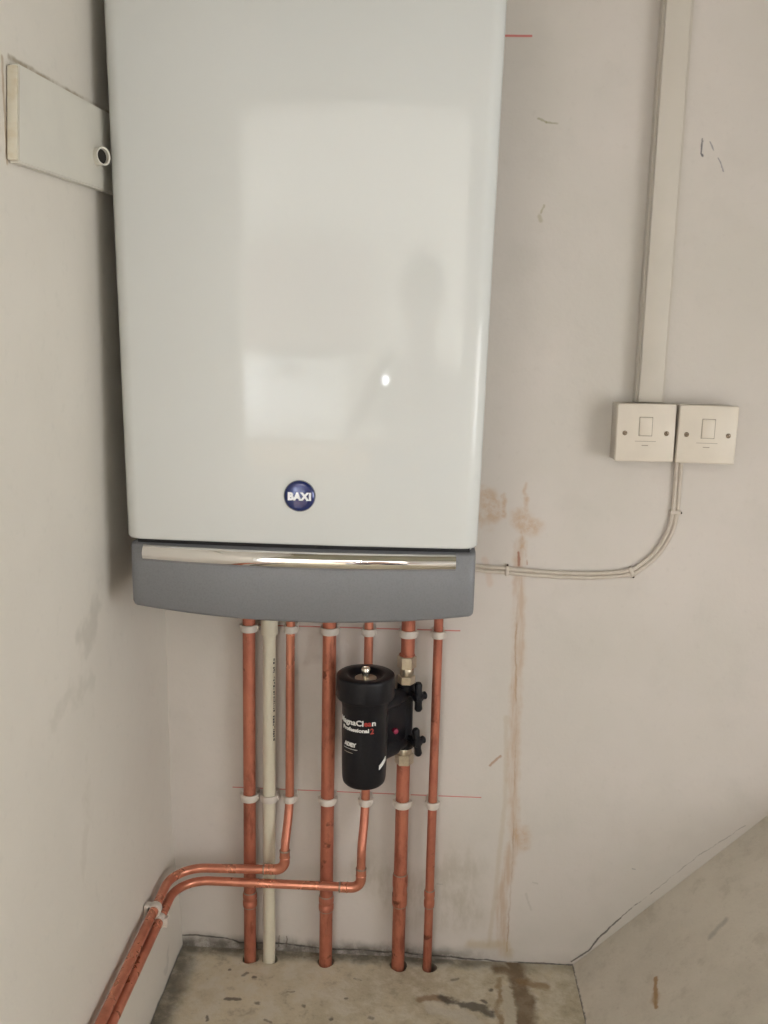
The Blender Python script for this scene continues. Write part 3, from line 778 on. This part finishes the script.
# ------------------------------------------------------------------ magnetic filter
def hexnut(bm, c, axis, rf, h, ch=.001):
    lathe(bm, [(rf*.9, 0), (rf, ch), (rf, h-ch), (rf*.9, h)], c, axis, 6)
def build_filter():
    fx, fy = -.0795, -.098
    t = thing('magnetic_filter', 'black cylindrical magnetic filter with white lettering on the right-hand wide pipe', 'filter', (fx, fy, .365))
    br = .0350
    bm = bmesh.new()
    lathe(bm, [(0, .3655), (.022, .3657), (.029, .3672), (.0320, .3705), (.0333, .376), (.0333, .3775), (.0336, .379), (br-.0008, .400), (br, .45), (br, .4930), (br+.001, .4945), (br+.001, .512)], (fx, fy, 0), (0, 0, 1), 64)
    body = put(obj('canister', bm, 'black', None, True), t)
    # cap with shallow ribs
    bm = bmesh.new(); prof = [(.036, .504), (.0425, .5045), (.0438, .5065), (.0442, .509), (.0442, .5365), (.0436, .5395), (.0420, .5408), (.0300, .5412), (.0275, .5400), (.0245, .5355), (.0215, .5340), (.0, .5336)]
    lathe(bm, prof, (fx, fy, 0), (0, 0, 1), 72)
    for v in bm.verts:
        d = Vector((v.co.x-fx, v.co.y-fy)); 
        if d.length > .042 and .509 < v.co.z < .535:
            a = math.atan2(d.y, d.x); k = 1+.012*(1 if math.sin(a*12) > .3 else 0); v.co.x = fx+d.x*k; v.co.y = fy+d.y*k
    cap = put(obj('cap', bm, 'black', None, True, 45), t)
    bm = bmesh.new(); lathe(bm, [(.0165, .5334), (.0165, .5346), (.013, .5356), (.0065, .5356), (.0065, .5353)], (fx, fy, 0), (0, 0, 1), 36)
    c = obj('washer', bm, 'steel', None, True); c.parent = cap
    bm = bmesh.new(); lathe(bm, [(.0058, .5350), (.0058, .5410), (.0066, .5416), (.0068, .5485), (.0060, .5500), (.0042, .5503), (.0036, .5480), (0, .5478)], (fx, fy, 0), (0, 0, 1), 28)
    c = obj('bleed_screw', bm, 'silver', None, True); c.parent = cap; c['label'] = 'bright metal bleed screw'
    # lettering wrapped on the canister
    def wrap(s, size, s0, s1, z, mat, name, off=0.0003, start=None):
        bm = text_bm(s, size, .0003, off)
        xs = [v.co.x for v in bm.verts]; x0, x1 = min(xs), max(xs)
        bmesh.ops.subdivide_edges(bm, edges=[e for e in bm.edges if e.calc_length() > .002], cuts=2)
        k = (s1-s0)/(x1-x0)
        for v in bm.verts:
            arc = s0+(v.co.x-x0)*k; a = arc/br; rr = br+.0003+v.co.z
            v.co = Vector((fx+rr*math.sin(a), fy-rr*math.cos(a), z+v.co.y))
        o = obj(name, bm, mat); o.parent = body; return o
    wrap('MagnaCl', .0118, -.0440, .0000, .4715, 'white', 'lettering')
    wrap('ea', .0118, .0008, .0120, .4715, 'red', 'red_lettering')
    wrap('n', .0118, .0128, .0188, .4715, 'white', 'lettering')
    wrap('Professional', .0078, -.0370, .0085, .4615, 'white', 'lettering')
    wrap('2', .0120, .0105, .0160, .4590, 'red', 'red_lettering')
    wrap('ADEY', .0080, -.0330, -.0100, .4370, 'white', 'lettering', .0005)
    def bar(s0, s1, z0, z1, mat, name):
        bm = bmesh.new(); n = 10; up = []; 
        for q in range(n+1):
            a = (s0+(s1-s0)*q/n)/br; up.append([Vector((fx+(br+e)*math.sin(a), fy-(br+e)*math.cos(a), z)) for e, z in ((.0, z0), (.0006, z0), (.0006, z1), (.0, z1))])
        vv = [[bm.verts.new(p) for p in r] for r in up]
        for a, b in zip(vv, vv[1:]):
            for j in range(4): bm.faces.new((a[j], a[(j+1) % 4], b[(j+1) % 4], b[j]))
        bm.faces.new(vv[0]); bm.faces.new(vv[-1][::-1])
        o = obj(name, bm, mat); o.parent = body; return o
    bar(-.034, -.0085, .4325, .4330, 'white', 'printed_line')
    bar(-.033, -.016, .4262, .4270, 'mark', 'printed_line')
    # white sticker low on the right
    bm = bmesh.new(); n = 8; vv = []
    for q in range(n+1):
        s = .0265+.0155*q/n; a = s/br; z0 = .3990+.010*q/n
        vv.append([bm.verts.new((fx+(br+e)*math.sin(a), fy-(br+e)*math.cos(a), z)) for e, z in ((-.0002, z0), (.0007, z0), (.0007, z0+.0068), (-.0002, z0+.0068))])
    for a, b in zip(vv, vv[1:]):
        for j in range(4): bm.faces.new((a[j], a[(j+1) % 4], b[(j+1) % 4], b[j]))
    bm.faces.new(vv[0]); bm.faces.new(vv[-1][::-1])
    o = obj('sticker', bm, 'white'); o.parent = body
    # manifold on the pipe: vertical spigot with two arms to the canister
    mx = -.0195
    bm = bmesh.new()
    lathe(bm, [(.0105, .392), (.0140, .393), (.0140, .412), (.0118, .416), (.0118, .472), (.0140, .476), (.0140, .500), (.0105, .501)], (mx, PY, 0), (0, 0, 1), 32)
    mf = put(obj('manifold', bm, 'black', None, True), t)
    for z in (.484, .405):
        bm = bmesh.new(); a = Vector((mx-.004, PY-.006, z)); b = Vector((fx+.018, fy+.020, z)); 
        sweep(bm, [a, a.lerp(b, .35), a.lerp(b, .36), a.lerp(b, .6), b], [.0115, .0115, .0150, .0150, .0150], 28)
        put(obj('arm', bm, 'black', None, True, 40), t)
    bm = bmesh.new(); box(bm, -.009, .009, -.045, .036, .400, .494, .004)
    dv = Vector((mx-fx, PY-fy)); bmesh.ops.transform(bm, matrix=Matrix.Translation((fx+dv.x*.56, fy+dv.y*.56, 0))@Matrix.Rotation(math.atan2(dv.y, dv.x)-PI/2, 4, 'Z'), verts=bm.verts)
    put(obj('bracket', bm, 'black', None, True), t)
    bm = bmesh.new(); lathe(bm, [(.0040, 0), (.0040, .006), (.003, .0065)], (fx+.0450, fy+.010, .4480), (.45, -1, 0), 16)
    put(obj('plug', bm, 'magenta', None, True), t)
    # union nuts and tails
    def nut(z0, z1, name='union_nut', r=.0152, six=True):
        bm = bmesh.new()
        if six: hexnut(bm, (mx, PY, z0), (0, 0, 1), r, z1-z0)
        else: lathe(bm, [(r*.96, 0), (r, .001), (r, z1-z0-.001), (r*.96, z1-z0)], (mx, PY, z0), (0, 0, 1), 28)
        put(obj(name, bm, 'steel', None, not six), t)
    nut(.526, .546); nut(.514, .526, 'valve_body', .0115, False); nut(.500, .514, 'union_nut', .0138)
    nut(.365, .383); nut(.383, .392, 'valve_body', .0125, False)
    bm = bmesh.new(); lathe(bm, [(.0125, 0), (.0125, .002), (.0112, .003)], (mx, PY, .5462), (0, 0, 1), 28); put(obj('compression_ring', bm, 'copper', None, True), t)
    for z in (.4745, .4135):
        bm = bmesh.new(); lathe(bm, [(.0122, 0), (.0127, .0008), (.0127, .0024), (.0122, .0032)], (mx, PY, z-.0016), (0, 0, 1), 28); put(obj('valve_collar', bm, 'silver', None, True), t)
    # isolating valve handles, three-lobed
    for z, rot in ((.4875, 0.), (.4125, .12)):
        ax = Vector((.62, -.78, .02)).normalized(); base = Vector((mx+.006, PY-.008, z))
        bm = bmesh.new(); lathe(bm, [(.0052, 0), (.0052, .016), (.0078, .0165), (.0084, .024), (.0072, .0275), (0, .0285)], base, ax, 24)
        u = Vector((0, 0, 1)); w = ax.cross(u).normalized(); c0 = base+ax*.0222
        for ang in (92+rot*57, -88+rot*57, 0+rot*57, 180):
            a = R(ang); d = (-w*math.cos(a)*1+u*math.sin(a)); L = .0235 if abs(ang) > 45 and ang != 180 else .0150
            if ang == 180: L = .009
            pts = [c0+d*.003, c0+d*L*.5, c0+d*L*.85, c0+d*L]
            sweep(bm, pts, [.0065, .0056, .0064, .0042], 14)
        put(obj('valve_handle', bm, 'black', None, True, 50), t)
build_filter()

# ------------------------------------------------------------------ electrical fittings
def spur(x0, z0, label, tilt=0., left=True):
    w = .0855; cx, cz = x0+w/2, z0+w/2
    t = thing('fused_switch', label, 'switch', (cx, 0, cz), 'switches side by side on the wall')
    def pr(o): o.parent = t; return o
    bm = bmesh.new(); box(bm, -w/2+.0008, w/2-.0008, -.0355, 0, -w/2+.0008, w/2-.0008, .0015); pr(obj('back_box', bm, 'backbox', None, True))
    bm = bmesh.new(); box(bm, -w/2, w/2, -.0445, -.0357, -w/2, w/2, .0022, 3); pl = pr(obj('faceplate', bm, 'plate', None, True))
    for sx in (-1, 1):
        bm = bmesh.new(); lathe(bm, [(.0036, 0), (.0036, .0008), (.0026, .0014), (0, .0015)], (sx*.0303, -.0444, -.0005), (0, -1, 0), 20)
        s = pr(obj('screw', bm, 'screw', None, True)); s['label'] = 'dull brass fixing screw'
        bm = bmesh.new(); box(bm, -.0027, .0027, -.00005, .0003, -.0004, .0004)
        bmesh.ops.transform(bm, matrix=Matrix.Translation((sx*.0303, -.0460, -.0005))@Matrix.Rotation(R(35*sx+20), 4, 'Y'), verts=bm.verts)
        q = obj('slot', bm, 'nail'); q.parent = s
    # rocker over a grey outline coloured as its shadow line
    rx0, rx1, rz0, rz1 = (-.0095, .0085, -.004, .0225) if left else (-.0085, .0095, -.005, .0225)
    bm = bmesh.new(); box(bm, rx0-.0009, rx1+.0009, -.0448, -.0444, rz0-.0009, rz1+.0009); pr(obj('rocker_surround', bm, 'mark'))
    bm = bmesh.new(); box(bm, rx0, rx1, -.0462, -.0440, rz0, rz1, .0012)
    for v in bm.verts:
        if v.co.y < -.0452: v.co.y += (.0012 if not left else -.0002)*(v.co.z-rz0)/(rz1-rz0)
    pr(obj('rocker', bm, 'plate', None, True))
    bm = bmesh.new(); box(bm, -.0150, .0155, -.0448, -.0444, -.0128, -.0120); box(bm, -.005, .0045, -.0448, -.0444, -.0192, -.0178)
    pr(obj('printed_marking', bm, 'mark'))
    t.rotation_euler = (0, tilt, 0)
    return t
spur(.2795, .8655, 'square off-white fused switch, left of the pair, under the trunking', R(-.6))
spur(.3690, .8650, 'square off-white fused switch, right of the pair, nothing above it', R(.5), False)
def trunking():
    t = thing('cable_trunking', 'painted vertical cable trunking running from ceiling to the left switch', 'trunking', (.331, 0, .952))
    x0, x1 = .3095, .3525
    def q(z): return (z-.95)*.006
    bm = bmesh.new(); box(bm, x0, x1, -.0165, 0, .9515, 2.35); put(obj('base', bm, 'trunk'), t)
    bm = bmesh.new(); box(bm, x0+.0034, x1-.0050, -.0250, -.0120, .9515, 2.35, .002); put(obj('lid', bm, 'trunk', None, True), t)
trunking()
def cables():
    pts = [(.3835, .90), (.3845, .862), (.3850, .82), (.3845, .783), (.3775, .749), (.3600, .7175), (.3390, .6975), (.3215, .6875), (.277, .6815), (.215, .680), (.153, .6825), (.133, .684), (.086, .6865), (-.02, .694)]
    labels = ('upper of two pale cables curving from the switches to the boiler', 'lower of two pale cables curving from the switches to the boiler')
    # catmull smoothing
    P = [Vector((a, 0, b)) for a, b in pts]; sm = []
    for i in range(len(P)-1):
        p0, p1_, p2_, p3_ = P[max(i-1, 0)], P[i], P[i+1], P[min(i+2, len(P)-1)]
        for k in range(8):
            u = k/8; sm.append(.5*((2*p1_)+(-p0+p2_)*u+(2*p0-5*p1_+4*p2_-p3_)*u*u+(-p0+3*p1_-3*p2_+p3_)*u**3))
    sm.append(P[-1])
    for s, lab in ((-1, labels[0]), (1, labels[1])):
        path = []
        for i, p in enumerate(sm):
            d = (sm[min(i+1, len(sm)-1)]-sm[max(i-1, 0)]).normalized(); nrm = Vector((-d.z, 0, d.x))
            path.append(p+nrm*s*-.0033*-1+Vector((0, -.0046, 0)))
        o = tube('power_cable', path, .0033, 'cable', None, 12); tag(o, lab, 'cable', 'two power cables')
    def cclip(x, z, ang, label):
        t = thing('cable_clip', label, 'cable clip', (x, 0, z), 'cable clips')
        bm = bmesh.new(); box(bm, -.0030, .0030, -.0092, 0, -.0078, .0078, .0012); o = obj('saddle', bm, 'cable', None, True); o.parent = t
        bm = bmesh.new(); box(bm, -.0028, .0028, -.0050, 0, -.0104, -.0070, .0008); o = obj('lug', bm, 'cable', None, True); o.parent = t
        bm = bmesh.new(); lathe(bm, [(.0012, 0), (.0018, .0008), (.0016, .0018), (0, .002)], (0, -.0050, -.0090), (0, -1, 0), 12); o = obj('nail', bm, 'nail', None, True); o.parent = t
        t.rotation_euler = (0, ang, 0)
    cclip(.3846, .7845, R(-85), 'small cable clip on the vertical cable under the switches')
    cclip(.3250, .6890, R(-22), 'small cable clip at the foot of the cable bend')
    cclip(.1330, .6840, R(180), 'small cable clip near the boiler beside the rust stain')
cables()

# ------------------------------------------------------------------ board on the left wall
def board():
    t = thing('wall_board', 'white painted board fixed on the left wall beside the boiler', 'board', (-.41, -.3, 1.24))
    # slightly tapering outline (measured on the wall)
    o_ = [(-.494, 1.283), (-.05, 1.309), (-.05, 1.214), (-.504, 1.191)]
    bm = bmesh.new(); xa, xb = -.409, -.3985
    a = [bm.verts.new((xa, y, z)) for y, z in o_]; b = [bm.verts.new((xb, y, z)) for y, z in o_]
    bm.faces.new(a); bm.faces.new(b[::-1])
    for k in range(4): bm.faces.new((a[k], b[k], b[(k+1) % 4], a[(k+1) % 4]))
    bmesh.ops.bevel(bm, geom=list(bm.edges), offset=.0015, segments=2, affect='EDGES')
    put(obj('panel', bm, 'board', None, True), t)
    bm = bmesh.new(); box(bm, -.4088, -.3990, -.0035, .0005, -.0440, .0440, .001)
    bmesh.ops.transform(bm, matrix=Matrix.Translation((0, -.4990, 1.2365))@Matrix.Rotation(R(-6), 4, 'X'), verts=bm.verts)
    put(obj('end_lipping', bm, 'boardedge', None, True), t)['label'] = 'yellowed end edge'
    u = thing('pipe_stub', 'short white pipe end with dark bore poking through the wall board', 'pipe', (-.399, -.288, 1.2375))
    bm = bmesh.new(); n = 28; ro, ri = .0105, .0085
    lathe(bm, [(ri, -.0), (ri, .012), (ro, .0125), (ro, -.003), (ro-.0005, -.003)], (0, 0, 0), (1, -.55, 0), 28, cap=False)
    o = obj('sleeve', bm, 'board', u, True)
    bm = bmesh.new(); lathe(bm, [(ri, .006), (ri, .0075)], (0, 0, 0), (1, -.55, 0), 28); obj('bore', bm, 'hole', u, True)
board()

# ------------------------------------------------------------------ room beyond: what the boiler panel mirrors
def hall():
    t = thing('ceiling_lamp', 'bare lit bulb on a short flex under the hall ceiling', 'lamp', (0, -3.1, 2.35))  # unseen fitting added to go with the extra hall light
    bm = bmesh.new(); lathe(bm, [(.045, 0), (.045, -.015), (.02, -.03)], (0, 0, 0), (0, 0, 1), 28); obj('ceiling_rose', bm, 'glosswhite', t, True)
    obj('flex', (lambda b: (sweep(b, [(0, 0, -.03), (0, 0, -.08), (0, 0, -.13)], .003, 10), b)[1])(bmesh.new()), 'glosswhite', t, True)
    bm = bmesh.new(); lathe(bm, [(.014, -.12), (.016, -.15), (.012, -.155)], (0, 0, 0), (0, 0, 1), 20); obj('lamp_holder', bm, 'glosswhite', t, True)
    # wall cabinet and white freezer against the far wall
    c = thing('wall_cabinet', 'taupe two-door wall cabinet on the far hall wall', 'cabinet', (-.75, -4.53, 1.12))
    boxo('body', -.55, .60, -.17, .16, 0, .56, 'pinkgrey', c, .004)
    for x0 in (-.545, .03):
        d = boxo('door', x0, x0+.565, .1605, .180, .005, .555, 'pinkgrey', c, .003)
        boxo('handle', x0+(.50 if x0 < 0 else .04), x0+(.52 if x0 < 0 else .06), .181, .200, .06, .18, 'silver', d, .002)
    f = thing('chest_freezer', 'white chest freezer standing below the wall cabinet', 'freezer', (-.75, -4.35, 0))
    boxo('body', -.40, .42, -.30, .30, .06, .98, 'whitegood', f, .02, 3, True)
    boxo('lid', -.41, .43, -.31, .31, .985, 1.07, 'whitegood', f, .015, 3, True)
    boxo('handle', -.08, .10, .311, .33, 1.0, 1.03, 'seal', f, .004)
    boxo('plinth', -.38, .40, -.28, .28, 0, .06, 'seal', f)
hall()

# ------------------------------------------------------------------ photographer kneeling behind the camera
def skin_mesh(name, verts, edges, root, mat, parent, levels=2):
    me = bpy.data.meshes.new(name); me.from_pydata([v[0] for v in verts], edges, []); me.materials.append(M[mat])
    o = bpy.data.objects.new(name, me); C.objects.link(o)
    o.modifiers.new('skin', 'SKIN'); 
    for i, v in enumerate(verts):
        r = v[1]; r = r if isinstance(r, tuple) else (r, r)
        me.skin_vertices[0].data[i].radius = r
    me.skin_vertices[0].data[root].use_root = True
    s = o.modifiers.new('sub', 'SUBSURF'); s.levels = levels; s.render_levels = levels
    dg = bpy.context.evaluated_depsgraph_get(); m2 = bpy.data.meshes.new_from_object(o.evaluated_get(dg))
    bpy.data.objects.remove(o)
    for p in m2.polygons: p.use_smooth = True
    if not m2.materials: m2.materials.append(M[mat])
    n = bpy.data.objects.new(name, m2); C.objects.link(n); n.parent = parent
    return n
def person():
    px, py = .10, -1.86
    t = thing('person', 'person in a dusty pink shirt kneeling and holding up a smartphone', 'person', (px, py, 0))
    # body: local coordinates, facing +y (towards the boiler)
    V = []; E = []
    def add(p, r, parent=None):
        V.append((p, r)); i = len(V)-1
        if parent is not None: E.append((parent, i))
        return i
    pel = add((0, -.02, .50), (.145, .115))
    wa = add((0, .00, .66), (.125, .10), pel); ch = add((0, .04, .84), (.155, .11), wa); nk = add((0, .07, .985), (.085, .07), ch)
    n2 = add((0, .09, 1.05), .052, nk); hd = add((0, .105, 1.13), (.060, .075), n2); hd2 = add((0, .105, 1.20), (.074, .092), hd); hd3 = add((0, .10, 1.265), (.066, .082), hd2)
    for s in (-1, 1):
        hip = add((s*.09, .0, .47), .09, pel); kn = add((s*.12, .10, .075), .060, hip); an = add((s*.11, -.33, .055), .042, kn); add((s*.11, -.46, .045), .035, an)
        sh = add((s*.165, .05, .95), .060, nk)
        el = add((s*.215, .16, .72), .044, sh)
        # hands hold the phone sides; phone centre local (-.12, .405, .985)
        hx = -.125+s*.045
        wr = add((hx+s*.030, .335, .905), .026, el); pa = add((hx+s*.016, .372, .955), (.030, .018), wr)
        for k in range(4):
            z = .945+.017*k; a = add((hx+s*.008, .400, z+.002), .0095, pa); b = add((hx-s*.002+s*.006, .424, z+.005), .0085, a); add((hx-s*.012, .436, z+.006), .0075, b)
        th = add((hx+s*.004, .385, .930), .011, pa); add((hx-s*.012, .398, .945), .0085, th)
    body = skin_mesh('body', V, E, pel, 'skin', t)
    # face features
    bm = bmesh.new()
    bmesh.ops.create_uvsphere(bm, u_segments=12, v_segments=8, radius=.013, matrix=Matrix.Translation((0, .188, 1.19))@Matrix.Scale(1.9, 4, (0, 0, 1)))
    obj('nose', bm, 'skin', t, True)
    for s in (-1, 1):
        bm = bmesh.new(); bmesh.ops.create_uvsphere(bm, u_segments=16, v_segments=10, radius=.012, matrix=Matrix.Translation((s*.031, .172, 1.215))); obj('eye', bm, 'eye', t, True)
        bm = bmesh.new(); bmesh.ops.create_uvsphere(bm, u_segments=12, v_segments=8, radius=.030, matrix=Matrix.Translation((s*.076, .10, 1.195))@Matrix.Scale(.35, 4, (1, 0, 0))); obj('ear', bm, 'skin', t, True)
    bm = bmesh.new(); bmesh.ops.create_uvsphere(bm, u_segments=16, v_segments=8, radius=.024, matrix=Matrix.Translation((0, .176, 1.145))@Matrix.Scale(.25, 4, (0, 0, 1))@Matrix.Scale(.4, 4, (0, 1, 0))); obj('mouth', bm, 'pinkgrey', t, True)
    bm = bmesh.new(); bmesh.ops.create_uvsphere(bm, u_segments=32, v_segments=20, radius=.1)
    for v in list(bm.verts):
        v.co = Vector((v.co.x*.90, v.co.y*1.08-.002, v.co.z*1.02))
    bmesh.ops.delete(bm, geom=[v for v in bm.verts if (v.co.y > .02 and v.co.z < .035) or v.co.z < -.06], context='VERTS')
    bmesh.ops.transform(bm, matrix=Matrix.Translation((0, .095, 1.225)), verts=bm.verts)
    h = obj('hair', bm, 'hair', t, True); sm = h.modifiers.new('thick', 'SOLIDIFY'); sm.thickness = .01
    # shirt and trousers as looser skins over the same skeleton
    V, E = [], []
    a0 = add((0, -.02, .52), (.155, .125)); a1 = add((0, .0, .66), (.142, .115), a0); a2 = add((0, .04, .84), (.168, .122), a1); a3 = add((0, .065, .965), (.10, .085), a2); add((0, .075, 1.0), (.062, .058), a3)
    for s in (-1, 1):
        sh = add((s*.165, .05, .95), .070, a3); el = add((s*.218, .155, .72), .054, sh); add((-.125+s*.095, .27, .825), .040, el)
    skin_mesh('shirt', V, E, a0, 'shirt', t)
    V, E = [], []
    a0 = add((0, -.02, .50), (.160, .128))
    for s in (-1, 1):
        hip = add((s*.095, .0, .44), .100, a0); kn = add((s*.12, .10, .085), .072, hip); add((s*.11, -.28, .06), .052, kn)
    skin_mesh('trousers', V, E, a0, 'jeans', t)
    for s in (-1, 1):
        bm = bmesh.new(); box(bm, s*.11-.045, s*.11+.045, -.52, -.28, .005, .10, .03, 3); obj('shoe', bm, 'seal', t, True)
    # the phone
    f = thing('smartphone', 'black smartphone with its small torch lit, held upright in both hands', 'phone', (-.026, -1.436, .985))
    boxo('body', -.029, .029, -.0, .0076, -.062, .062, 'phone', f, .003, 3, True)
    bm = bmesh.new(); lathe(bm, [(.004, 0), (.004, .0012), (0, .0012)], (.020, .0076, .040), (0, 1, 0), 20); obj('camera_lens', bm, 'silver', f, True)
    bm = bmesh.new(); lathe(bm, [(.0095, 0), (.0095, .001), (.0, .0018)], (-.006, .0076, -.006), (0, 1, 0), 20); obj('torch', bm, 'led', f, True)['label'] = 'lit white torch'
person()
